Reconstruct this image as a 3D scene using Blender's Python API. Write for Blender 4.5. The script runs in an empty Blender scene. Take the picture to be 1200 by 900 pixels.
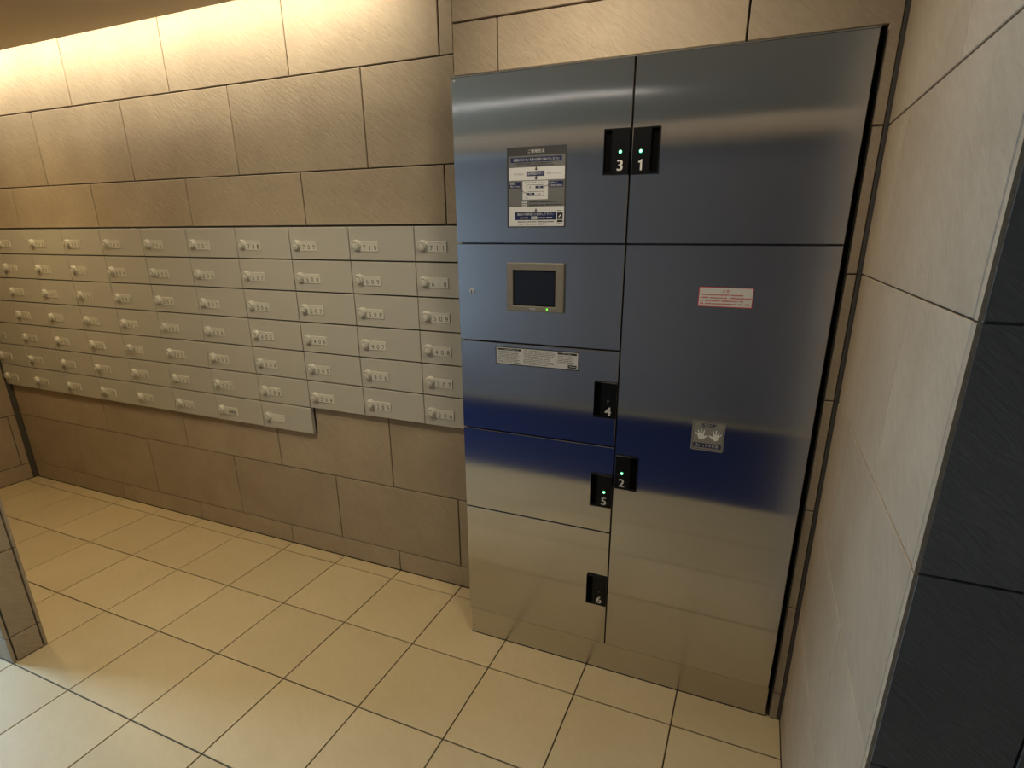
import bpy, math, random
from mathutils import Vector, Matrix
random.seed(7)
PI = math.pi
sc = bpy.context.scene
col = sc.collection

# ------------------------------------------------------------------ camera
cd = bpy.data.cameras.new('camera')
cam = bpy.data.objects.new('camera', cd)
col.objects.link(cam)
sc.camera = cam
cam.location = (1.8858, -1.7092, 1.383)
cam.rotation_euler = (1.2553, 0.0015, 0.3929)
cd.sensor_fit = 'HORIZONTAL'
cd.sensor_width = 36.0
cd.lens = 36.0 * 648.13 / 1200.0
cd.shift_x = -13.05 / 1200.0
cd.shift_y = 36.41 / 1200.0
cd.clip_start = 0.02

# ------------------------------------------------------------------ world, light, exposure
w = bpy.data.worlds.new('sky')
sc.world = w
w.use_nodes = True
w.node_tree.nodes['Background'].inputs[0].default_value = (0.55, 0.75, 1.0, 1)
w.node_tree.nodes['Background'].inputs[1].default_value = 1.0
sc.view_settings.view_transform = 'Standard'
sc.view_settings.look = 'None'
sc.view_settings.exposure = 0.0
sc.view_settings.gamma = 1.0
sc.view_settings.use_curve_mapping = False


def area(name, loc, rot, sx, sy, power, color, spread=PI):
    l = bpy.data.lights.new(name, 'AREA')
    l.shape = 'RECTANGLE'
    l.size = sx
    l.size_y = sy
    l.energy = power
    l.color = color
    l.spread = spread
    o = bpy.data.objects.new(name, l)
    o.location = loc
    o.rotation_euler = rot
    col.objects.link(o)
    return o


WARM = (1.0, 0.74, 0.36)
NEUT = (1.0, 0.90, 0.74)
DAY = (0.46, 0.715, 1.0)
# fluorescent batten hidden in the cove above the mailbox wall
area('cove_light', (-0.60, -0.140, 2.205), (math.radians(8), 0, 0), 2.7, 0.03, 19.0, (1.0, 0.89, 0.66))
# round downlights of the dropped ceiling
area('downlight', (1.45, -0.62, 2.088), (0, 0, 0), 0.12, 0.12, 5.7, (1.0, 0.86, 0.64))
area('downlight', (0.25, -0.92, 2.088), (0, 0, 0), 0.12, 0.12, 8.6, (1.0, 0.85, 0.57), math.radians(145))
area('downlight', (-1.25, -0.62, 2.088), (0, 0, 0), 0.12, 0.12, 5.6, (1.0, 0.76, 0.38), math.radians(140))
# slim slot light and warm cove further back in the lobby, mirrored in the steel doors
area('slot_light', (0.05, -2.0, 2.092), (0, 0, 0), 2.4, 0.012, 0.9, NEUT)
area('cove_light', (0.9, -2.99, 2.18), (math.radians(-35), 0, 0), 3.6, 0.03, 2.2, NEUT)
# daylight through the glazed entrance in the left wall
area('daylight', (-2.12, -1.25, 1.0), (0, math.radians(-90), 0), 2.0, 0.48, 88, DAY)

# ------------------------------------------------------------------ materials


def new_mat(name):
    m = bpy.data.materials.new(name)
    m.use_nodes = True
    nt = m.node_tree
    return m, nt, nt.nodes['Principled BSDF']


def plain(name, color, rough=0.5, metal=0.0, emit=None, estr=0.0, spec=0.5, vary=0.04):
    m, nt, b = new_mat(name)
    b.inputs['Roughness'].default_value = rough
    b.inputs['Metallic'].default_value = metal
    b.inputs['Specular IOR Level'].default_value = spec
    n = nt.nodes.new('ShaderNodeTexNoise')
    n.inputs['Scale'].default_value = 40
    t = nt.nodes.new('ShaderNodeTexCoord')
    nt.links.new(t.outputs['Object'], n.inputs['Vector'])
    r = nt.nodes.new('ShaderNodeMapRange')
    r.inputs['To Min'].default_value = 1 - vary
    r.inputs['To Max'].default_value = 1 + vary
    nt.links.new(n.outputs['Fac'], r.inputs['Value'])
    h = nt.nodes.new('ShaderNodeHueSaturation')
    h.inputs['Color'].default_value = (*color, 1)
    nt.links.new(r.outputs[0], h.inputs['Value'])
    nt.links.new(h.outputs[0], b.inputs['Base Color'])
    if emit:
        b.inputs['Emission Color'].default_value = (*emit, 1)
        b.inputs['Emission Strength'].default_value = estr
    return m


def stone(name, c1, c2, grain=1.0, rough=0.6, bump=0.5, ang=38, sx=9, sz=75, spec=0.4):
    m, nt, b = new_mat(name)
    L = nt.links.new
    tc = nt.nodes.new('ShaderNodeTexCoord')
    oi = nt.nodes.new('ShaderNodeObjectInfo')
    mul = nt.nodes.new('ShaderNodeVectorMath')
    mul.operation = 'SCALE'
    mul.inputs[0].default_value = (13.7, 5.1, 29.3)
    L(oi.outputs['Random'], mul.inputs['Scale'])
    mp = nt.nodes.new('ShaderNodeMapping')
    mp.inputs['Rotation'].default_value = (0, math.radians(-ang), 0)
    L(tc.outputs['Object'], mp.inputs['Vector'])
    sc_ = nt.nodes.new('ShaderNodeVectorMath')
    sc_.operation = 'MULTIPLY'
    sc_.inputs[1].default_value = (sx, 10, sz)
    L(mp.outputs[0], sc_.inputs[0])
    add = nt.nodes.new('ShaderNodeVectorMath')
    L(sc_.outputs[0], add.inputs[0])
    L(mul.outputs[0], add.inputs[1])
    n1 = nt.nodes.new('ShaderNodeTexNoise')
    n1.inputs['Scale'].default_value = 1.0
    n1.inputs['Detail'].default_value = 7
    n1.inputs['Roughness'].default_value = 0.62
    n1.inputs['Distortion'].default_value = 0.9
    L(add.outputs[0], n1.inputs['Vector'])
    n2 = nt.nodes.new('ShaderNodeTexNoise')       # broad clouding
    n2.inputs['Scale'].default_value = 5.0
    n2.inputs['Detail'].default_value = 4
    ad2 = nt.nodes.new('ShaderNodeVectorMath')
    L(tc.outputs['Object'], ad2.inputs[0])
    L(mul.outputs[0], ad2.inputs[1])
    L(ad2.outputs[0], n2.inputs['Vector'])
    mx = nt.nodes.new('ShaderNodeMix')
    mx.data_type = 'FLOAT'
    mx.inputs['Factor'].default_value = 0.5
    L(n1.outputs['Fac'], mx.inputs[2])
    L(n2.outputs['Fac'], mx.inputs[3])
    cr = nt.nodes.new('ShaderNodeValToRGB')
    cr.color_ramp.elements[0].position = 0.32
    cr.color_ramp.elements[1].position = 0.68
    cr.color_ramp.elements[0].color = (*c1, 1)
    cr.color_ramp.elements[1].color = (*c2, 1)
    L(mx.outputs[0], cr.inputs[0])
    rr = nt.nodes.new('ShaderNodeMapRange')
    rr.inputs['To Min'].default_value = 0.95
    rr.inputs['To Max'].default_value = 1.05
    L(oi.outputs['Random'], rr.inputs['Value'])
    h = nt.nodes.new('ShaderNodeHueSaturation')
    L(rr.outputs[0], h.inputs['Value'])
    L(cr.outputs[0], h.inputs['Color'])
    L(h.outputs[0], b.inputs['Base Color'])
    bp = nt.nodes.new('ShaderNodeBump')
    bp.inputs['Strength'].default_value = bump
    bp.inputs['Distance'].default_value = 0.004 * grain
    L(n1.outputs['Fac'], bp.inputs['Height'])
    L(bp.outputs[0], b.inputs['Normal'])
    b.inputs['Roughness'].default_value = rough
    b.inputs['Specular IOR Level'].default_value = spec
    return m


def steel(name, color, rough, aniso=0.85, wave=0.0, tangent=(1, 0, 0)):
    m, nt, b = new_mat(name)
    L = nt.links.new
    b.inputs['Metallic'].default_value = 1.0
    b.inputs['Base Color'].default_value = (*color, 1)
    b.inputs['Roughness'].default_value = rough
    b.inputs['Anisotropic'].default_value = aniso
    cx = nt.nodes.new('ShaderNodeCombineXYZ')
    for i in range(3):
        cx.inputs[i].default_value = tangent[i]
    L(cx.outputs[0], b.inputs['Tangent'])
    tc = nt.nodes.new('ShaderNodeNewGeometry')
    # fine vertical hairlines
    mu = nt.nodes.new('ShaderNodeVectorMath')
    mu.operation = 'MULTIPLY'
    mu.inputs[1].default_value = (900, 900, 6)
    L(tc.outputs['Position'], mu.inputs[0])
    n = nt.nodes.new('ShaderNodeTexNoise')
    n.inputs['Scale'].default_value = 1
    n.inputs['Detail'].default_value = 2
    L(mu.outputs[0], n.inputs['Vector'])
    r = nt.nodes.new('ShaderNodeMapRange')
    r.inputs['To Min'].default_value = 0.93
    r.inputs['To Max'].default_value = 1.07
    L(n.outputs['Fac'], r.inputs['Value'])
    h = nt.nodes.new('ShaderNodeHueSaturation')
    h.inputs['Color'].default_value = (*color, 1)
    L(r.outputs[0], h.inputs['Value'])
    L(h.outputs[0], b.inputs['Base Color'])
    if wave:
        nw = nt.nodes.new('ShaderNodeTexNoise')
        nw.inputs['Scale'].default_value = 3.2
        nw.inputs['Detail'].default_value = 0
        L(tc.outputs['Position'], nw.inputs['Vector'])
        bp = nt.nodes.new('ShaderNodeBump')
        bp.inputs['Strength'].default_value = 1.0
        bp.inputs['Distance'].default_value = wave
        L(nw.outputs['Fac'], bp.inputs['Height'])
        L(bp.outputs[0], b.inputs['Normal'])
    return m


M = {}
M['wall'] = stone('wall_stone_tile', (0.32, 0.25, 0.175), (0.42, 0.34, 0.245), sx=26, sz=110, bump=0.6, grain=0.7)
M['wall_shaded'] = stone('shaded_stone_tile', (0.13, 0.125, 0.12), (0.19, 0.18, 0.17), sx=26, sz=110, bump=0.5, grain=0.7)  # wall tile darkened, so the pier front's shade is in the colour
M['floor'] = stone('floor_porcelain', (0.52, 0.41, 0.245), (0.58, 0.47, 0.295), grain=0.25, rough=0.42, bump=0.25, sx=20, sz=50)
M['grout'] = plain('wall_grout', (0.085, 0.075, 0.06), 0.9)
M['fgrout'] = plain('floor_grout', (0.055, 0.04, 0.025), 0.9)
M['seal'] = plain('dark_sealant', (0.07, 0.065, 0.06), 0.7)
M['trim'] = plain('grey_corner_joint', (0.13, 0.12, 0.105), 0.6)
M['ceil'] = plain('ceiling_paint', (0.56, 0.47, 0.33), 0.8, vary=0.02)
M['mail'] = plain('cream_painted_steel', (0.47, 0.445, 0.395), 0.38, vary=0.01)
M['dial'] = plain('cream_plastic', (0.62, 0.60, 0.53), 0.25, vary=0.01)
M['body'] = plain('dark_steel_housing', (0.03, 0.03, 0.035), 0.6)
M['black'] = plain('black_plastic', (0.007, 0.007, 0.008), 0.3, spec=0.2)
M['pit'] = plain('black_recess', (0.002, 0.002, 0.002), 0.8, spec=0.05)
M['ink'] = plain('dark_ink', (0.012, 0.012, 0.014), 0.6)
M['steel'] = steel('brushed_stainless_steel', (0.53, 0.515, 0.51), 0.12, 1.0, wave=0.0007)
M['kick'] = steel('kick_plate_steel', (0.55, 0.53, 0.50), 0.22, 0.5)
M['carcass'] = plain('galvanised_steel', (0.10, 0.10, 0.10), 0.4, 0.8)
M['number'] = plain('light_grey_print', (0.62, 0.62, 0.60), 0.5)
M['led'] = plain('green_led_core', (0.3, 0.6, 0.4), 0.3, emit=(0.42, 1.0, 0.68), estr=4)
M['led_rim'] = plain('green_led_lens', (0.0, 0.3, 0.12), 0.3, emit=(0.0, 0.55, 0.16), estr=1.0)
M['led_off'] = plain('unlit_led', (0.02, 0.03, 0.025), 0.2)
M['pled'] = plain('green_power_led', (0.1, 0.6, 0.02), 0.3, emit=(0.15, 1.0, 0.05), estr=2)
M['bezel'] = plain('grey_beige_plastic', (0.26, 0.235, 0.195), 0.35, 0.2)
M['screen'] = plain('dark_screen_glass', (0.012, 0.014, 0.022), 0.12)
M['logo'] = plain('silver_badge', (0.5, 0.5, 0.5), 0.3, 0.6)
M['paper'] = plain('sticker_white', (0.62, 0.62, 0.62), 0.45)
M['paper2'] = plain('sticker_cream', (0.66, 0.65, 0.64), 0.45)
M['sgrey'] = plain('sticker_grey', (0.145, 0.145, 0.145), 0.45)
M['sdark'] = plain('sticker_dark_grey', (0.045, 0.045, 0.045), 0.45)
M['navy'] = plain('sticker_navy', (0.008, 0.016, 0.075), 0.4)
M['red'] = plain('sticker_red', (0.60, 0.02, 0.03), 0.45)
M['redtext'] = plain('sticker_red_text', (0.50, 0.08, 0.06), 0.45)
M['silver'] = plain('sticker_silver_grey', (0.27, 0.26, 0.235), 0.4, 0.0)
M['handwhite'] = plain('sticker_hand_white', (0.85, 0.85, 0.83), 0.5)
M['mat'] = plain('navy_mat_pile', (0.003, 0.015, 0.10), 0.95)
M['frame'] = plain('brushed_aluminium_frame', (0.4, 0.4, 0.4), 0.3, 0.9)
M['lampwhite'] = plain('white_lamp_housing', (0.8, 0.8, 0.78), 0.4)

# ------------------------------------------------------------------ mesh helpers


class MB:
    def __init__(s):
        s.v, s.f, s.m = [], [], []

    def face(s, pts, mi=0):
        n = len(s.v)
        s.v += [tuple(p) for p in pts]
        s.f.append(tuple(range(n, n + len(pts))))
        s.m.append(mi)

    def box(s, x0, x1, y0, y1, z0, z1, mi=0, bev=0.0):
        """axis box; optional chamfer on the -y (front) edges"""
        n = len(s.v)
        if bev <= 0:
            s.v += [(x0, y0, z0), (x1, y0, z0), (x1, y1, z0), (x0, y1, z0), (x0, y0, z1), (x1, y0, z1), (x1, y1, z1), (x0, y1, z1)]
            F = [(3, 2, 1, 0), (4, 5, 6, 7), (0, 1, 5, 4), (1, 2, 6, 5), (2, 3, 7, 6), (3, 0, 4, 7)]
        else:
            b = bev
            s.v += [(x0, y1, z0), (x1, y1, z0), (x1, y1, z1), (x0, y1, z1),
                    (x0, y0 + b, z0), (x1, y0 + b, z0), (x1, y0 + b, z1), (x0, y0 + b, z1),
                    (x0 + b, y0, z0 + b), (x1 - b, y0, z0 + b), (x1 - b, y0, z1 - b), (x0 + b, y0, z1 - b)]
            F = [(3, 2, 1, 0), (0, 1, 5, 4), (1, 2, 6, 5), (2, 3, 7, 6), (3, 0, 4, 7),
                 (4, 5, 9, 8), (5, 6, 10, 9), (6, 7, 11, 10), (7, 4, 8, 11), (8, 9, 10, 11)]
        for f in F:
            s.f.append(tuple(n + i for i in f))
            s.m.append(mi)

    def lathe(s, cx, cz, prof, seg=24, mi=0):
        """prof: list of (r, y) from back to front, axis along y, closed at the front"""
        base = len(s.v)
        for r, y in prof:
            for k in range(seg):
                a = 2 * PI * k / seg
                s.v.append((cx + r * math.cos(a), y, cz + r * math.sin(a)))
        for i in range(len(prof) - 1):
            for k in range(seg):
                a, b = base + i * seg + k, base + i * seg + (k + 1) % seg
                s.f.append((a, b, b + seg, a + seg))
                s.m.append(mi)
        e = base + (len(prof) - 1) * seg
        s.f.append(tuple(e + k for k in range(seg)))
        s.m.append(mi)

    def mesh(s, name, mats):
        me = bpy.data.meshes.new(name)
        me.from_pydata(s.v, [], s.f)
        for m in mats:
            me.materials.append(m)
        me.polygons.foreach_set('material_index', s.m)
        me.update()
        return me


def link(name, me, parent=None, loc=(0, 0, 0), rot=(0, 0, 0)):
    o = bpy.data.objects.new(name, me)
    o.location = loc
    o.rotation_euler = rot
    o.parent = parent
    col.objects.link(o)
    return o


def empty(name, loc, label=None, cat=None, group=None):
    o = bpy.data.objects.new(name, None)
    o.empty_display_size = 0.05
    o.location = loc
    col.objects.link(o)
    if label:
        o['label'] = label
        o['category'] = cat
    if group:
        o['group'] = group
    return o


def structure(o, label, cat='wall'):
    o['kind'] = 'structure'
    o['label'] = label
    o['category'] = cat
    return o


def offset_poly(P, d):
    n = len(P)
    out = []
    for i in range(n):
        a, b, c = P[i - 1], P[i], P[(i + 1) % n]
        e1 = (b[0] - a[0], b[1] - a[1])
        e2 = (c[0] - b[0], c[1] - b[1])
        l1, l2 = math.hypot(*e1), math.hypot(*e2)
        n1 = (-e1[1] / l1, e1[0] / l1)
        n2 = (-e2[1] / l2, e2[0] / l2)
        k = 1 + n1[0] * n2[0] + n1[1] * n2[1]
        out.append((b[0] + d * (n1[0] + n2[0]) / k, b[1] + d * (n1[1] + n2[1]) / k))
    return out


_cache = {}


def slab_mesh(name, poly, t, c, mat):
    """polygon (CCW seen from the front, x/z) extruded to a tile with chamfered arris; front at y=0"""
    key = (name, tuple((round(a, 4), round(b, 4)) for a, b in poly), t, c, mat.name)
    if key in _cache:
        return _cache[key]
    n = len(poly)
    ins = offset_poly(poly, c)
    v = [(x, t, z) for x, z in poly] + [(x, c, z) for x, z in poly] + [(x, 0, z) for x, z in ins]
    f = []
    for r in (0, 1):
        for i in range(n):
            a, b = r * n + i, r * n + (i + 1) % n
            f.append((a, b, b + n, a + n))
    f.append(tuple(range(2 * n, 3 * n)))
    me = bpy.data.meshes.new(name)
    me.from_pydata(v, [], f)
    me.materials.append(mat)
    me.update()
    _cache[key] = me
    return me


ROT = {'-y': 0.0, '+x': PI / 2, '-x': -PI / 2, '+y': PI}


def wall_tile(parent, face, plane, a0, a1, b0, b1, t=0.010, c=0.0012, g=0.0022, poly=None, mat=None, name='wall_tile'):
    """a = coordinate along the wall in world axes, b = height; face = outward direction"""
    mat = mat or M['wall']
    s = {'-y': 1, '+x': 1, '-x': -1, '+y': -1}[face]
    ca, cb = (a0 + a1) / 2, (b0 + b1) / 2
    if poly is None:
        hw, hh = (a1 - a0) / 2 - g, (b1 - b0) / 2 - g
        P = [(-hw, -hh), (hw, -hh), (hw, hh), (-hw, hh)]
    else:
        P = offset_poly([((a - ca) * s, b - cb) for a, b in poly], g)
    me = slab_mesh(name, P, t, c, mat)
    d = random.uniform(-0.0005, 0.0005)
    if face == '-y':
        loc = (ca, plane - d, cb)
    elif face == '+y':
        loc = (ca, plane + d, cb)
    elif face == '+x':
        loc = (plane + d, ca, cb)
    else:
        loc = (plane - d, ca, cb)
    return link(name, me, parent, loc, (0, 0, ROT[face]))


ROWS = [(0.0, 0.095), (0.095, 0.395), (0.395, 0.695), (0.695, 0.995), (0.995, 1.296), (1.296, 1.600), (1.600, 1.905), (1.905, 2.205)]


def course(parent, face, plane, lo, hi, z0, z1, off, step=0.6, **kw):
    k = math.floor((lo - off) / step)
    a = off + k * step
    while a < hi - 1e-6:
        s, e = max(a, lo), min(a + step, hi)
        if e - s > 0.012:
            wall_tile(parent, face, plane, s, e, z0, z1, **kw)
        a += step


# ------------------------------------------------------------------ room shell
XL, XR, YF = -2.0, 2.1, -3.1
MX, MW, MZ, MH = 0.7823, 0.2772, 1.4124, 0.1189        # mailbox grid
LX0, LXM, LX1 = 1.0667, 1.5603, 2.0553                  # parcel locker
LY = -0.237
H = 2.1                                                  # dropped ceiling
TOP = 2.30

# floor: screed with tiles on top
b = MB()
b.box(XL - 0.15, 3.3, YF - 0.1, 0.1, -0.10, -0.004)
floor = structure(link('floor', b.mesh('floor', [M['fgrout']])), 'beige square tile floor with thin brown joints', 'floor')
PX0, PX1, PY0, PY1 = -2.0, -0.300, -0.965, -0.860        # partition end on the left
yl = [0.0, -0.0653]
while yl[-1] > YF + 0.01:
    yl.append(yl[-1] - 0.3)
yl[-1] = YF
for j in range(len(yl) - 1):
    y1, y0 = yl[j], yl[j + 1]
    i = -7
    while i * 0.3 < 3.2:
        x0, x1 = max(i * 0.3, XL), min(i * 0.3 + 0.3, 3.2)
        i += 1
        yy0, yy1 = y0, y1
        if x1 > XR and (yy0 > -1.0):                     # under the pier on the right
            if x0 >= XR - 0.001:
                continue
            x1 = XR
        if x1 - x0 < 0.01 or yy1 - yy0 < 0.01:
            continue
        g = 0.0021
        hw, hh = (x1 - x0) / 2 - g, (yy1 - yy0) / 2 - g
        me = slab_mesh('floor_tile', [(-hw, -hh), (hw, -hh), (hw, hh), (-hw, hh)], 0.006, 0.0008, M['floor'])
        link('floor_tile', me, floor, ((x0 + x1) / 2, (yy0 + yy1) / 2, random.uniform(-0.0003, 0.0)), (-PI / 2, 0, 0))

# back wall backing: solid wall with the opening the mailboxes sit in, plus the bay that holds the locker
b = MB()
Y0 = 0.006
R7X = MX - 2 * MW                                        # right end of the seventh mailbox row
ZB6, ZB7 = MZ - 6 * MH, MZ - 7 * MH
b.box(XL - 0.15, 3.3, Y0, 0.05, MZ, TOP + 0.15)
b.box(XL - 0.15, R7X, Y0, 0.05, -0.1, ZB7)
b.box(R7X, MX + MW, Y0, 0.05, -0.1, ZB6)
b.box(MX + MW, 3.3, Y0, 0.05, -0.1, MZ)
b.box(XL - 0.15, 3.3, 0.30, 0.34, -0.1, TOP + 0.15)      # rear of the wall
b.box(1.074, XR + 0.02, -0.216, Y0 - 0.001, 1.792, TOP + 0.15)  # bay above the locker
b.box(2.0665, XR + 0.02, -0.219, Y0 - 0.001, -0.05, 1.792)       # strip right of the locker
wb = structure(link('wall_back', b.mesh('wall_back', [M['grout']])), 'back wall of beige riven stone tiles behind mailboxes and locker')
for i, (z0, z1) in enumerate(ROWS):
    off = 0.3 if i % 2 else 0.0
    if i in (0, 1):
        course(wb, '-y', 0.0, XL + 0.01, LX0 + 0.02, z0, z1, off)
    elif i == 2:
        course(wb, '-y', 0.0, XL + 0.01, 0.0, z0, ZB7, off)
        wall_tile(wb, '-y', 0.0, 0.0, 0.6, z0, z1, poly=[(0, z0), (0.6, z0), (0.6, z1), (R7X, z1), (R7X, ZB7), (0, ZB7)])
        wall_tile(wb, '-y', 0.0, 0.6, LX0 + 0.02, z0, z1)
    elif i == 5:
        course(wb, '-y', 0.0, XL + 0.01, LX0 + 0.02, MZ + 0.003, z1, off)
    elif i in (6, 7):
        course(wb, '-y', 0.0, XL + 0.01, 1.072, z0, z1, off)
# bay front
BY = -0.226
course(wb, '-y', BY, 1.070, 1.80, 1.783, 1.905, 0.0)
wall_tile(wb, '-y', BY, 1.8, 2.0915, 1.6, 1.905, poly=[(1.8, 1.783), (2.0665, 1.783), (2.0665, 1.6), (2.0925, 1.6), (2.0925, 1.905), (1.8, 1.905)])
course(wb, '-y', BY, 1.070, 2.092, 1.905, 2.205, 0.3)
for i in range(6):
    z0, z1 = ROWS[i]
    wall_tile(wb, '-y', BY, 2.0685, 2.0915, z0, z1, g=0.0015)
# bay left return
course(wb, '+x', 0, 0, 0, 0, 0, 0)
for (z0, z1) in ((1.792, 1.905), (1.905, 2.205)):
    wall_tile(wb, '-x', 1.064, -0.216, 0.0, z0, z1)
b = MB()
b.box(2.0915, 2.0995, -0.2245, -0.2185, 0.0, 2.2)
link('joint_filler', b.mesh('joint_filler', [M['seal']]), wb)

# left wall
b = MB()
b.box(XL - 0.15, XL - 0.006, PY0, 0.3, -0.1, TOP + 0.1)
b.box(XL - 0.15, XL - 0.006, YF, -1.60, -0.1, TOP + 0.1)
b.box(XL - 0.15, XL - 0.006, -1.60, PY0, 2.02, TOP + 0.1)
wl = structure(link('wall_left', b.mesh('wall_left', [M['grout']])), 'tiled left end wall of the mailbox alcove')
for i, (z0, z1) in enumerate(ROWS[:7] + [(1.905, 2.205)]):
    off = -0.06 if i % 2 else -0.36
    course(wl, '+x', XL, PY1 + 0.002, -0.022, z0, z1, off)
    course(wl, '+x', XL, YF + 0.01, -1.602, z0, min(z1, 2.095), off)

# partition whose end shows at the lower left of the picture
b = MB()
b.box(PX0, PX1 - 0.006, PY0 + 0.006, PY1 - 0.006, -0.05, H)
wp = structure(link('wall_partition', b.mesh('wall_partition', [M['grout']])), 'narrow tiled end of the partition wall at the left')
for i, (z0, z1) in enumerate(ROWS[:7] + [(1.905, 2.098)]):
    off = 0.0 if i % 2 else 0.3
    wall_tile(wp, '+x', PX1, PY0 + 0.013, PY1 - 0.013, z0, z1, g=0.0018)
    course(wp, '-y', PY0, PX0 + 0.01, PX1 - 0.001, z0, z1, off)
    course(wp, '+y', PY1, PX0 + 0.01, PX1 - 0.001, z0, z1, off)
    for yy in (PY0 + 0.001, PY1 - 0.009):
        b = MB()
        b.box(-0.008, 0.0, 0, 0.008, z0 + 0.0018, z1 - 0.0018)
        link('corner_trim', b.mesh('corner_trim', [M['wall']]), wp, (PX1, yy, 0))

# pier on the right: bright side faces -x, its front faces the room
PYE = -1.0
b = MB()
b.box(XR + 0.008, 3.3, PYE + 0.008, Y0, -0.05, TOP + 0.1)
b.box(3.2, 3.3, YF, PYE + 0.008, -0.05, TOP + 0.1)
wr = structure(link('wall_right', b.mesh('wall_right', [plain('grey_grout', (0.17, 0.17, 0.165), 0.9)])), 'pale tiled side of the pier right of the steel locker')
for i, (z0, z1) in enumerate(ROWS):
    z1 = min(z1, 2.098)
    off = -0.705 if i % 2 == 0 else -0.415
    course(wr, '-x', XR, PYE + 0.014, -0.2255, z0, z1, off, g=0.0014)
    course(wr, '-y', PYE, XR + 0.003, 3.2, z0, z1, 0.45 if i % 2 else 0.15, mat=M['wall_shaded'], c=0.0005, g=0.0016)
    b = MB()
    b.box(0, 0.0050, 0, 0.0115, z0 + 0.0014, z1 - 0.0014)
    link('corner_trim', b.mesh('corner_trim', [M['wall']]), wr, (XR, PYE + 0.0005, 0))
    course(wr, '-x', 3.192, YF + 0.01, PYE - 0.01, z0, z1, off)

# opposite wall behind the camera
b = MB()
b.box(XL - 0.15, 3.3, YF - 0.1, YF - 0.006, -0.05, TOP + 0.1)
wf = structure(link('wall_front', b.mesh('wall_front', [M['grout']])), 'tiled lobby wall behind the viewer')
for i, (z0, z1) in enumerate(ROWS):
    course(wf, '+y', YF, XL + 0.01, 3.19, z0, z1, 0.3 if i % 2 else 0.0)

# frosted glass screen of the lobby, mirrored in the steel doors
M['frost'] = plain('frosted_blue_grey_glass', (0.24, 0.215, 0.21), 0.35, vary=0.01)
b = MB()
for k in range(5):
    xx = -1.80 + k * 1.19
    b.box(xx, xx + 0.04, YF + 0.004, YF + 0.05, 0.0, 1.95)
b.box(-1.80, 3.0, YF + 0.004, YF + 0.05, 1.95, 1.99)
sx_ = structure(link('window_1', b.mesh('window_frame', [M['frame']])), 'frosted glass screen behind the viewer', 'window')
for k in range(4):
    xx = -1.76 + k * 1.19
    b = MB()
    b.box(xx + 0.001, xx + 1.149, YF + 0.012, YF + 0.022, 0.01, 1.95)
    link('pane', b.mesh('pane', [M['frost']]), sx_)

# ceiling: dropped slab with a light cove along both long walls
b = MB()
b.box(XL - 0.0, 3.2, -2.96, -0.246, H, H + 0.10)
b.box(XL - 0.0, 1.06, -0.246, -0.120, H, H + 0.012)      # thin lip beside the cove
b.box(XL - 0.15, 3.3, YF - 0.1, 0.05, TOP, TOP + 0.1)
ce = structure(link('ceiling', b.mesh('ceiling', [M['ceil']])), 'plain beige dropped ceiling with glowing cove slot', 'ceiling')

# glazed entrance in the left wall (out of frame, lets the daylight in)
b = MB()
for (y0, y1, z0, z1) in ((-1.60, -1.575, 0, 2.02), (-0.99, -0.966, 0, 2.02), (-1.575, -0.99, 1.99, 2.02), (-1.575, -0.99, 0.0, 0.03)):
    b.box(XL - 0.10, XL - 0.02, y0, y1, z0, z1)
d1 = structure(link('door_1', b.mesh('door_frame', [M['frame']])), 'aluminium framed entrance opening letting daylight in', 'door')

# ------------------------------------------------------------------ lettering
_font = {}


def glyphs(text, size, res=3, thin=0.0):
    key = (text, round(size, 5), thin)
    if key in _font:
        return _font[key]
    cu = bpy.data.curves.new('lettering', 'FONT')
    cu.body = text
    cu.size = size
    cu.resolution_u = res
    cu.offset = thin
    cu.align_x = 'CENTER'
    cu.align_y = 'CENTER'
    o = bpy.data.objects.new('lettering', cu)
    me = bpy.data.meshes.new_from_object(o)
    V = [(v.co.x, v.co.y) for v in me.vertices]
    F = [tuple(p.vertices) for p in me.polygons]
    bpy.data.objects.remove(o)
    bpy.data.meshes.remove(me)
    bpy.data.curves.remove(cu)
    if V:                                                # centre the ink box exactly
        xs, ys = [v[0] for v in V], [v[1] for v in V]
        cx, cy = (min(xs) + max(xs)) / 2, (min(ys) + max(ys)) / 2
        V = [(x - cx, y - cy) for x, y in V]
    _font[key] = (V, F)
    return V, F


def ink_size(V):
    xs, ys = [v[0] for v in V], [v[1] for v in V]
    return max(xs) - min(xs), max(ys) - min(ys)


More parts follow.
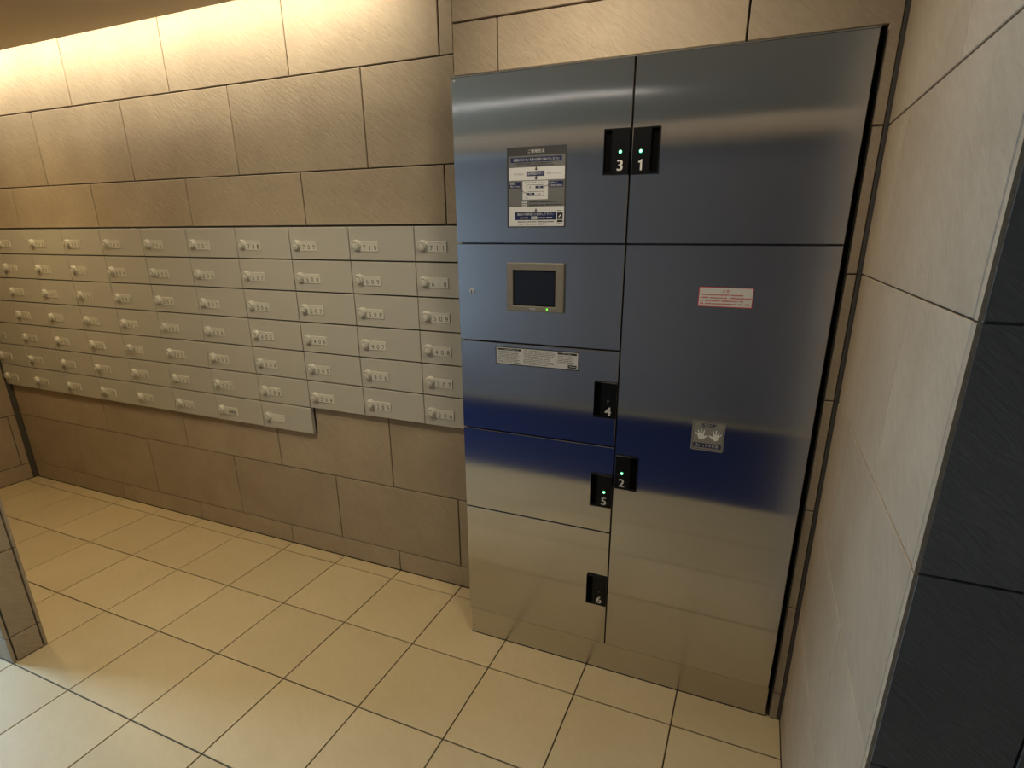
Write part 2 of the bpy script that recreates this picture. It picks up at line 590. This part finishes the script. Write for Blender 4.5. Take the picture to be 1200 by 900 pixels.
class Print(MB):
    """flat print on the x/z plane facing -y; every layer a hair further out"""

    def rect(s, x0, x1, z0, z1, layer, mi):
        y = -0.00012 * layer
        s.face([(x0, y, z0), (x1, y, z0), (x1, y, z1), (x0, y, z1)], mi)

    def text(s, txt, cx, cz, h, layer, mi, w=None, bold=0.0, thin=0.0):
        V, F = glyphs(txt, 1.0, thin=thin)
        if not V:
            return
        iw, ih = ink_size(V)
        kz = h / ih
        kx = kz if w is None else w / iw
        y = -0.00012 * layer
        for dx in ((0.0,) if not bold else (-bold, bold)):
            n = len(s.v)
            s.v += [(cx + x * kx + dx, y - (0.00001 if dx > 0 else 0), cz + z * kz) for x, z in V]
            for f in F:
                s.f.append(tuple(n + i for i in f))
                s.m.append(mi)

    def poly(s, pts, layer, mi):
        y = -0.00012 * layer
        s.face([(x, y, z) for x, z in pts], mi)

    def lines(s, x0, x1, z, h, layer, mi, rnd, fill=0.9):
        """print too small to read: rows of tiny strokes"""
        x = x0
        end = x0 + (x1 - x0) * rnd.uniform(fill - 0.15, fill + 0.1)
        while x < min(end, x1):
            wd = h * rnd.uniform(0.5, 1.1)
            if rnd.random() > 0.12:
                s.rect(x, min(x + wd, x1), z - h * rnd.uniform(0.3, 0.5), z + h * rnd.uniform(0.25, 0.5), layer, mi)
            x += wd + h * 0.25


# ------------------------------------------------------------------ mailboxes
b = MB()
b.box(0.0016, MW - 0.0016, 0, 0.016, 0.0024, MH - 0.0024, bev=0.0012)
me_door = b.mesh('mailbox_door', [M['mail']])
b = MB()
b.box(0.0005, MW - 0.0005, 0.016, 0.26, 0.0004, MH - 0.0004)
me_body = b.mesh('mailbox_body', [M['body']])
# dial: flange, knurled knob, numbered ring
b = MB()
b.lathe(0, 0, [(0.0195, 0.0), (0.0195, -0.0035), (0.0185, -0.0045), (0.0165, -0.0050)], 32)
prof = []
b2 = len(b.v)
seg = 48
for r, y in ((0.0150, -0.0050), (0.0150, -0.0120), (0.0135, -0.0140)):
    for k in range(seg):
        a = 2 * PI * k / seg
        rr = r + (0.0006 if k % 2 else 0)
        b.v.append((rr * math.cos(a), y, rr * math.sin(a)))
for i in range(2):
    for k in range(seg):
        p, q = b2 + i * seg + k, b2 + i * seg + (k + 1) % seg
        b.f.append((p, q, q + seg, p + seg))
        b.m.append(0)
b.f.append(tuple(b2 + 2 * seg + k for k in range(seg)))
b.m.append(0)
for k in range(12):                                      # printed marks on the face of the dial
    a = 2 * PI * k / 12
    c, s_ = math.cos(a), math.sin(a)
    r0, r1, hw = 0.0092, 0.0127, 0.0011
    b.face([(r0 * c - hw * s_, -0.01405, r0 * s_ + hw * c), (r0 * c + hw * s_, -0.01405, r0 * s_ - hw * c),
            (r1 * c + hw * s_, -0.01405, r1 * s_ - hw * c), (r1 * c - hw * s_, -0.01405, r1 * s_ + hw * c)][::-1], 1)
b.box(-0.0014, 0.0014, -0.0155, -0.0140, -0.0050, 0.0050)
me_dial = b.mesh('dial_lock', [M['dial'], M['ink']])
b = MB()
b.box(0.014, 0.094, -0.0022, 0.0, -0.0205, 0.0140, bev=0.0009)
b.box(0.020, 0.0925, -0.0030, -0.0020, 0.0115, 0.0132)   # raised upper lip of the plate
b.box(0.0915, 0.0930, -0.0030, -0.0020, -0.0195, 0.0132)
me_plate = b.mesh('number_plate', [M['dial']])


def number_mesh(txt):
    p = Print()
    if txt == '管理室':
        p.text(txt, 0.0625, -0.0070, 0.0150, 1, 0, w=0.046, bold=0.0005)
    else:
        for k, ch in enumerate(txt):
            p.text(ch, 0.0335 + 0.0235 * k, -0.0070, 0.0165, 1, 0, w=(0.0024 if ch == '1' else 0.0100), thin=-0.003)
    return p.mesh('room_number', [M['ink']])


rows = [
    [711, 710, 709, 708, 707, 706, 705, 704, 703, 702, 701],
    [610, 609, 608, 607, 606, 605, 604, 603, 602, 601, 712],
    [509, 508, 507, 506, 505, 504, 503, 502, 501, 612, 611],
    [408, 407, 406, 405, 404, 403, 402, 401, 512, 511, 510],
    [307, 306, 305, 304, 303, 302, 301, 412, 411, 410, 409],
    [206, 205, 204, 203, 202, 201, 312, 311, 310, 309, 308],
    [None, None, None, '', '管理室', 212, 211, 210, 209, 208, 207]]
rn = ['top row', 'second row from the top', 'third row from the top', 'middle row', 'third row from the bottom', 'second row from the bottom', 'bottom row']
cn = ['directly beside the steel locker', 'second column from the locker', 'third column from the locker', 'fourth column from the locker',
      'fifth column from the locker', 'sixth, middle column', 'fifth column from the left end', 'fourth column from the left end',
      'third column from the left end', 'second column from the left end', 'against the left wall']
for r, line in enumerate(rows):
    for k, n in enumerate(line):
        if n is None:
            continue
        x = MX - k * MW
        z = MZ - (r + 1) * MH
        txt = str(n)
        if txt == '':
            lab = 'cream steel mailbox with a blank number plate, right end of the bottom row'
        elif txt == '管理室':
            lab = 'cream steel mailbox with kanji instead of a number, second from right in bottom row'
        else:
            lab = 'cream steel mailbox %s, %s, %s' % (txt, rn[r], cn[k])
        root = empty('mailbox', (x, -0.020, z), lab, 'mailbox', 'mailboxes set in the stone wall')
        link('housing', me_body, root)
        link('door', me_door, root)
        link('dial_lock', me_dial, root, (0.0345, 0, MH - 0.066), (0, random.uniform(-0.6, 0.6), 0))
        pl = link('number_plate', me_plate, root, (0.0345, 0, MH - 0.066))
        if txt:
            link('room_number', number_mesh(txt), pl, (0, -0.0023, 0))

# ------------------------------------------------------------------ steel parcel locker
LK = empty('parcel_locker', (LX0, LY, 0.0), 'tall brushed steel parcel locker with six numbered doors and a small screen', 'locker')


def lk(name, mb, mats, parent=None, label=None):
    o = link(name, mb.mesh(name, mats), parent or LK)
    if parent is None:
        pass
    if label:
        o['label'] = label
    return o


def P(x, z):                                             # world x/z to locker-local
    return x - LX0, z


ZS = [1.7796, 1.3593, 1.0800, 0.7995, 0.5194, 0.1119]
G = 0.0018
b = MB()
b.box(0.004, LX1 - LX0 - 0.001, 0.024, 0.222, 0.105, ZS[0] - 0.002)
lk('carcass', b, [M['carcass']])
b = MB()
b.box(0.0005, LX1 - LX0 + 0.0015, 0.012, 0.20, 0.0035, 0.104)
b.box(0.0, LX1 - LX0 + 0.002, 0.0112, 0.014, 0.0, 0.0035, 1)
b.box(0.012, 0.0145, 0.0114, 0.0122, 0.030, 0.0325, 1)
lk('kick_plate', b, [M['kick'], M['body']])
b = MB()                                                 # folded top flashing
b.box(0.0, LX1 - LX0, 0.001, 0.21, ZS[0] - 0.0015, ZS[0] + 0.0010)
lk('top_trim', b, [M['kick']])


def door(name, x0, x1, z0, z1, label):
    bb = MB()
    bb.box(x0 - LX0 + G, x1 - LX0 - G, 0.0, 0.020, z0 + G, z1 - G, bev=0.0012)
    return lk(name, bb, [M['steel']], None, label)


def latch(d, num, side, zb, lit):
    """side -1: door hinged left, latch at its right edge; +1 the mirror image"""
    hw, hh = 0.0640, 0.1040
    xa = LXM - 0.0660 - LX0 if side < 0 else LXM + 0.0060 - LX0
    xb = xa + hw
    bb = MB()
    t = -0.0075
    gw = 0.0215
    if side < 0:
        f0, f1, g0, g1 = xa + gw, xb, xa, xa + gw
    else:
        f0, f1, g0, g1 = xa, xb - gw, xb - gw, xb
    bb.box(f0, f1, t, 0.0, zb, zb + hh, 0, bev=0.001)
    bb.box(g0, g1, t, 0.0, zb, zb + 0.005, 0)
    bb.box(g0, g1, t, 0.0, zb + hh - 0.003, zb + hh, 0)
    bb.box(g0, g0 + 0.002, t, 0.0, zb + 0.005, zb + hh - 0.003, 0)
    bb.box(g1 - 0.002, g1, t, 0.0, zb + 0.005, zb + hh - 0.003, 0)
    bb.box(g0 + 0.002, g1 - 0.002, -0.0010, 0.0, zb + 0.005, zb + hh - 0.003, 1)
    lk('latch_handle', bb, [M['black'], M['pit']], d, 'black recessed pull handle of door %d' % num)
    cx = xb - 0.0215 if side < 0 else xa + 0.0205
    pr_ = Print()
    if num == 1:
        zz = zb + 0.0210
        pr_.poly([(cx + x_, zz + z_) for x_, z_ in ((0.0002, -0.01225), (0.0046, -0.01225), (0.0046, 0.01225), (0.0016, 0.01225),
                                                   (-0.0004, 0.0094), (-0.0048, 0.0080), (-0.0048, 0.0048), (0.0002, 0.0056))], 1, 0)
    else:
        pr_.text(str(num), cx, zb + 0.0210, 0.0245, 1, 0, bold=0.0011)
    o = lk('door_number', pr_, [M['number']], d)
    o.location = (0, t - 0.0001, 0)
    bb = MB()
    bb.lathe(cx, zb + 0.051, [(0.0046, t), (0.0046, t - 0.0008), (0.0031, t - 0.0014)], 20)
    bb.lathe(cx, zb + 0.051, [(0.0029, t - 0.0013), (0.0029, t - 0.0018), (0.0022, t - 0.0022)], 20, 1)
    lk('indicator_light', bb, [M['led_rim'], M['led']] if lit else [M['led_off'], M['led_off']], d, 'glowing green light' if lit else None)


d3 = door('locker_door', LX0, LXM, ZS[1], ZS[0], 'upper left steel door numbered 3 with instruction sticker')
latch(d3, 3, -1, 1.524, True)
cp = door('control_panel', LX0, LXM, ZS[2], ZS[1], 'steel panel with the small dark screen')
d4 = door('locker_door', LX0, LXM, ZS[3], ZS[2], 'steel door numbered 4 below the screen')
latch(d4, 4, -1, 0.887, False)
d5 = door('locker_door', LX0, LXM, ZS[4], ZS[3], 'steel door numbered 5')
latch(d5, 5, -1, 0.606, True)
d6 = door('locker_door', LX0, LXM, ZS[5], ZS[4], 'lowest left steel door numbered 6')
latch(d6, 6, -1, 0.259, False)
d1_ = door('locker_door', LXM, LX1, ZS[1], ZS[0], 'upper right steel door numbered 1')
latch(d1_, 1, +1, 1.523, True)
d2 = door('locker_door', LXM, LX1, ZS[5], ZS[1], 'tall right steel door numbered 2 with red and grey stickers')
latch(d2, 2, +1, 0.675, True)
# small screw cap at the top left corner of door 3, key cylinder of the panel
b = MB()
b.lathe(0.0105, 1.7690, [(0.004, 0.0), (0.004, -0.001), (0.003, -0.0016)], 16)
lk('screw_cap', b, [M['logo']], d3)
b = MB()
b.lathe(1.113 - LX0, 1.224, [(0.0085, 0.0), (0.0085, -0.002), (0.0072, -0.003)], 24)
b.box(1.113 - LX0 - 0.001, 1.113 - LX0 + 0.001, -0.0034, -0.0028, 1.2195, 1.2285, 1)
lk('key_cylinder', b, [M['logo'], M['pit']], cp, 'round steel key cylinder')
# touch screen
b = MB()
ox = LX0
S = (1.229 - ox, 1.398 - ox, 1.1755, 1.3085)
W_ = (1.2475 - ox, 1.3740 - ox, 1.1910, 1.2890)
b.box(S[0], W_[0], -0.010, 0, S[2], S[3], 0, bev=0.002)
b.box(W_[1], S[1], -0.010, 0, S[2], S[3], 0, bev=0.002)
b.box(W_[0] - 0.002, W_[1] + 0.002, -0.0099, 0, W_[3], S[3], 0, bev=0.0015)
b.box(W_[0] - 0.002, W_[1] + 0.002, -0.0099, 0, S[2], W_[2], 0, bev=0.0015)
lk('screen_bezel', b, [M['bezel']], cp, 'grey beige plastic surround of the screen')
b = MB()
b.box(W_[0], W_[1], -0.0060, -0.0005, W_[2], W_[3], 1)
b.box(W_[0] + 0.003, W_[1] - 0.003, -0.0066, -0.0058, W_[2] + 0.003, W_[3] - 0.003, 0)
lk('screen', b, [M['screen'], M['pit']], cp, 'dark unlit touch screen')
b = MB()
b.box(1.2990 - ox, 1.3165 - ox, -0.0106, -0.0098, 1.1815, 1.1865)
lk('badge', b, [M['logo']], cp)
b = MB()
b.box(1.3490 - ox, 1.3530 - ox, -0.0108, -0.0098, 1.1825, 1.1865)
lk('power_light', b, [M['pled']], cp, 'tiny green power light')

rnd = random.Random(3)
SM = [M['paper'], M['sdark'], M['sgrey'], M['navy'], M['ink'], M['paper2']]
# sticker 1: how to use
p = Print()
x0, x1, z0, z1 = 0.0, 0.167, 0.0, 0.199
p.rect(x0, x1, z0, z1, 1, 1)
u = lambda t: 0.0 + t * 0.167
v = lambda t: 0.199 * (1 - t)
p.rect(u(.03), u(.975), v(.985), v(.105), 2, 0)
p.text('ご使用方法', u(.5), v(.055), 0.0085, 2, 5, w=0.046)
p.rect(u(.03), u(.975), v(.245), v(.105), 3, 2)
p.rect(u(.065), u(.925), v(.185), v(.125), 4, 3)
p.text('画面が消えている時は画面に触れてください', u(.5), v(.155), 0.0068, 5, 5, w=0.128)
p.lines(u(.14), u(.9), v(.203), 0.0028, 5, 4, rnd)
p.lines(u(.22), u(.9), v(.225), 0.0028, 5, 4, rnd)


def arrow(cy):
    cx = u(.5)
    p.rect(cx - .0015, cx + .0015, cy, cy + 0.005, 4, 4)
    p.poly([(cx - .0042, cy + .0005), (cx, cy - .0045), (cx + .0042, cy + .0005)], 4, 4)


for t in (.27, .382, .787):
    arrow(v(t))
p.text('パネル右上の', u(.20), v(.327), 0.0052, 3, 4, w=0.029)
p.rect(u(.335), u(.64), v(.357), v(.297), 3, 3)
p.text('操作開始ボタン', u(.487), v(.327), 0.0072, 4, 5, w=0.044)
p.text('を押してください', u(.80), v(.327), 0.0052, 3, 4, w=0.040)
p.rect(u(.03), u(.975), v(.735), v(.405), 3, 2)
p.rect(u(.04), u(.235), v(.50), v(.425), 4, 3)
p.text('荷物を', u(.10), v(.446), 0.0050, 5, 5, w=0.017)
p.text('預けられる', u(.137), v(.480), 0.0050, 5, 5, w=0.026)
p.rect(u(.735), u(.955), v(.50), v(.425), 4, 3)
p.text('受取人が', u(.80), v(.446), 0.0050, 5, 5, w=0.017)
p.text('荷物を受取る', u(.845), v(.480), 0.0050, 5, 5, w=0.032)
p.rect(u(.27), u(.70), v(.645), v(.415), 4, 0)
p.text('操作ボタンを押してください', u(.485), v(.437), 0.0042, 5, 4, w=0.060)
for (za, zb_) in ((.52, .462), (.602, .545)):
    p.rect(u(.335), u(.635), v(za), v(zb_), 5, 1)
    p.rect(u(.342), u(.628), v(za - .005), v(zb_ + .005), 6, 0)
p.rect(u(.49), u(.622), v(.508), v(.478), 7, 3)
p.text('受取', u(.556), v(.493), 0.0042, 8, 5)
p.text('預入', u(.415), v(.493), 0.0046, 7, 4)
p.rect(u(.35), u(.475), v(.592), v(.562), 7, 3)
p.text('宅配', u(.412), v(.577), 0.0042, 8, 5)
p.text('伝言', u(.55), v(.577), 0.0046, 7, 4)
p.text('中止', u(.34), v(.625), 0.0042, 5, 4)


def stroke(ax, az, bx, bz, wd, layer, mi):
    dx, dz = bx - ax, bz - az
    l = math.hypot(dx, dz)
    nx, nz = -dz / l * wd / 2, dx / l * wd / 2
    p.poly([(ax - nx, az - nz), (bx - nx, bz - nz), (bx + nx, bz + nz), (ax + nx, az + nz)], layer, mi)


stroke(u(.19), v(.50), u(.345), v(.572), 0.0011, 9, 1)
stroke(u(.63), v(.49), u(.735), v(.465), 0.0011, 9, 1)
for t in (.675, .715):
    p.rect(u(.26), u(.335), v(t + .014), v(t - .014), 4, 0)
    p.lines(u(.27), u(.325), v(t), 0.0030, 5, 4, rnd)
    p.lines(u(.39), u(.95), v(t), 0.0030, 5, 4, rnd)
p.rect(u(.135), u(.845), v(.905), v(.805), 3, 3)
p.text('画面の手順通りに操作して下さい', u(.49), v(.832), 0.0066, 4, 5, w=0.104)
p.lines(u(.18), u(.40), v(.878), 0.0034, 4, 5, rnd)
p.rect(u(.42), u(.52), v(.896), v(.860), 4, 0)
p.text('確認', u(.47), v(.878), 0.0052, 5, 4)
p.lines(u(.54), u(.82), v(.878), 0.0034, 4, 5, rnd)
p.lines(u(.15), u(.81), v(.928), 0.0034, 3, 4, rnd, 0.98)
p.lines(u(.15), u(.70), v(.958), 0.0034, 3, 4, rnd, 0.98)
p.rect(u(.86), u(.955), v(.90), v(.815), 3, 4)
stroke(u(.89), v(.872), u(.925), v(.842), 0.0030, 5, 5)
p.rect(u(.86), u(.955), v(.935), v(.908), 3, 4)
p.lines(u(.86), u(.955), v(.79), 0.0028, 3, 4, rnd)
p.lines(u(.86), u(.955), v(.955), 0.0028, 3, 4, rnd)
o = lk('instruction_sticker', p, SM, d3, 'grey and navy instruction sticker with arrows and Japanese text')
o.location = (1.2295 - LX0, -0.0002, 1.4015)

# sticker 2: long notice on door 4
p = Print()
Wd, Hd = 0.259, 0.0535
u = lambda t: t * Wd
v = lambda t: Hd * (1 - t)
p.rect(0, Wd, 0, Hd, 1, 4)
p.rect(0.0026, Wd - 0.0026, 0.0026, Hd - 0.0026, 2, 0)
p.rect(u(.03), u(.32), v(.20), v(.09), 3, 4)
p.lines(u(.09), u(.28), v(.145), 0.0018, 4, 0, rnd)
p.rect(u(.755), u(.975), v(.20), v(.09), 3, 4)
p.lines(u(.81), u(.94), v(.145), 0.0018, 4, 0, rnd)
for k in range(9):
    p.lines(u(.03), u(.32), v(.27 + .075 * k), 0.0021, 3, 4, rnd)
for k in range(10):
    p.lines(u(.345), u(.72), v(.13 + .082 * k), 0.0021, 3, 4, rnd)
p.rect(u(.735), u(.738), v(.90), v(.10), 3, 2)
for k in range(6):
    p.lines(u(.755), u(.975), v(.28 + .08 * k), 0.0021, 3, 4, rnd)
p.rect(u(.875), u(.975), v(.90), v(.73), 3, 4)
p.lines(u(.89), u(.965), v(.815), 0.0026, 4, 0, rnd)
o = lk('notice_sticker', p, SM, d4, 'long white notice sticker with a black edge and tiny print')
o.location = (1.1865 - LX0, -0.0002, 1.0150)

# sticker 3: red caution
p = Print()
Wd, Hd = 0.1275, 0.0485
u = lambda t: t * Wd
v = lambda t: Hd * (1 - t)
p.rect(0, Wd, 0, Hd, 1, 0)
p.rect(0.0018, Wd - 0.0018, 0.0018, Hd - 0.0018, 2, 1)
p.text('注 意', u(.5), v(.19), 0.0068, 3, 2, bold=0.00015)
for k, xe in enumerate((.88, .97, .96, .95)):
    p.lines(u(.04), u(xe), v(.385 + .15 * k), 0.0040, 3, 2, rnd, 1.0)
o = lk('caution_sticker', p, [M['red'], M['paper2'], M['redtext']], d2, 'white caution sticker with red border and red Japanese text')
o.location = (1.7515 - LX0, -0.0002, 1.2105)

# sticker 4: STOP with two open hands
p = Print()
Wd = 0.0835


def rrect(x0, x1, z0, z1, r, layer, mi):
    pts = []
    for cx, cz, a0 in ((x1 - r, z0 + r, -90), (x1 - r, z1 - r, 0), (x0 + r, z1 - r, 90), (x0 + r, z0 + r, 180)):
        for k in range(5):
            a = math.radians(a0 + 22.5 * k)
            pts.append((cx + r * math.cos(a), cz + r * math.sin(a)))
    p.poly(pts, layer, mi)


rrect(0, Wd, 0, Wd, 0.004, 1, 0)
rrect(0.0028, Wd - 0.0028, 0.0035, Wd - 0.0022, 0.003, 2, 3)
rrect(0.0040, Wd - 0.0040, 0.0047, Wd - 0.0034, 0.0025, 3, 0)
for k_, ch in enumerate('STOP'):
    p.text(ch, Wd * (.335 + .11 * k_), Wd * .86, 0.0105, 4, 1, w=0.0068, bold=0.0009)
p.rect(Wd * .07, Wd * .93, Wd * .105, Wd * .255, 4, 1)
p.text('はいっちゃだめ!', Wd * .5, Wd * .18, 0.0085, 5, 2, w=0.062)


def hand(cx, cz, sgn):
    def capsule(ax, az, bx, bz, ra, rb, layer=5):
        dx, dz = bx - ax, bz - az
        a = math.atan2(dz, dx)
        pts = []
        for k in range(7):
            t = a - PI / 2 + PI * k / 6
            pts.append((bx + rb * math.cos(t), bz + rb * math.sin(t)))
        for k in range(7):
            t = a + PI / 2 + PI * k / 6
            pts.append((ax + ra * math.cos(t), az + ra * math.sin(t)))
        q = [(cx + sgn * x, cz + z) for x, z in pts]
        p.poly(q if sgn > 0 else q[::-1], layer, 2)
    k = 0.00118
    pal = [(-7, 3), (-6.5, -3), (-4, -7.5), (0, -9.5), (3, -9), (7, -5), (8, -1), (7, 2), (4, 5), (-3, 5.5), (-6, 5)]
    q = [(cx + sgn * x * k, cz + z * k) for x, z in pal]
    p.poly(q if sgn < 0 else q[::-1], 5, 2) if False else p.poly(q, 5, 2)
    capsule(6 * k, -3.5 * k, 14 * k, 1.5 * k, 2.6 * k, 1.3 * k, 6)      # thumb
    capsule(5.0 * k, 3 * k, 6.8 * k, 13.5 * k, 1.5 * k, 1.1 * k, 7)    # index
    capsule(0.8 * k, 4 * k, 0.2 * k, 15.5 * k, 1.5 * k, 1.1 * k, 8)    # middle
    capsule(-3.4 * k, 4 * k, -6.6 * k, 12.5 * k, 1.4 * k, 1.05 * k, 9)         # ring
    capsule(-5.8 * k, 1.5 * k, -11.5 * k, 7 * k, 1.3 * k, 1.0 * k, 10)    # little finger


hand(Wd * .285, Wd * .50, 1)
hand(Wd * .745, Wd * .50, -1)
o = lk('stop_sticker', p, [M['silver'], M['navy'], M['handwhite'], M['sdark']], d2, 'small grey STOP sticker with two white hands')
o.location = (1.7680 - LX0, -0.0002, 0.8270)

# ------------------------------------------------------------------ things behind the camera that light or mirror
b = MB()
b.box(-1.7, 3.1, -2.95, -1.65, 0.0, 0.008)
m_ = link('entrance_mat', b.mesh('entrance_mat', [M['mat']]))
m_['label'] = 'dark navy entrance mat on the floor behind the viewer'
m_['category'] = 'mat'
b = MB()
b.box(-1.22, 1.22, -0.04, -0.010, -0.010, 0.0)
b.box(-1.22, 1.22, 0.010, 0.04, -0.010, 0.0)
b.box(-1.22, 1.22, -0.010, 0.010, -0.003, 0.0)
f_ = link('slot_light_fixture', b.mesh('slot_light_fixture', [M['lampwhite']]), None, (0.05, -2.0, H))
f_['label'] = 'long slim slot light in the lobby ceiling behind the viewer'
f_['category'] = 'ceiling light'
for x, y, lab in ((1.45, -0.62, 'round ceiling downlight in front of the steel locker'),
                  (0.25, -0.92, 'round ceiling downlight in front of the right half of the mailboxes'),
                  (-1.25, -0.62, 'round ceiling downlight deep in the mailbox alcove')):
    bb = MB()
    n = 32
    for k in range(n):
        a0, a1 = 2 * PI * k / n, 2 * PI * (k + 1) / n
        for (ra, za), (rb, zb_) in (((0.108, 0.0), (0.104, -0.006)), ((0.104, -0.006), (0.090, -0.006)), ((0.090, -0.006), (0.088, 0.0))):
            bb.face([(ra * math.cos(a0), ra * math.sin(a0), za), (rb * math.cos(a0), rb * math.sin(a0), zb_),
                     (rb * math.cos(a1), rb * math.sin(a1), zb_), (ra * math.cos(a1), ra * math.sin(a1), za)])
    f_ = link('downlight_ring', bb.mesh('downlight_ring', [M['lampwhite']]), None, (x, y, H))
    f_['label'] = lab
    f_['category'] = 'ceiling light'
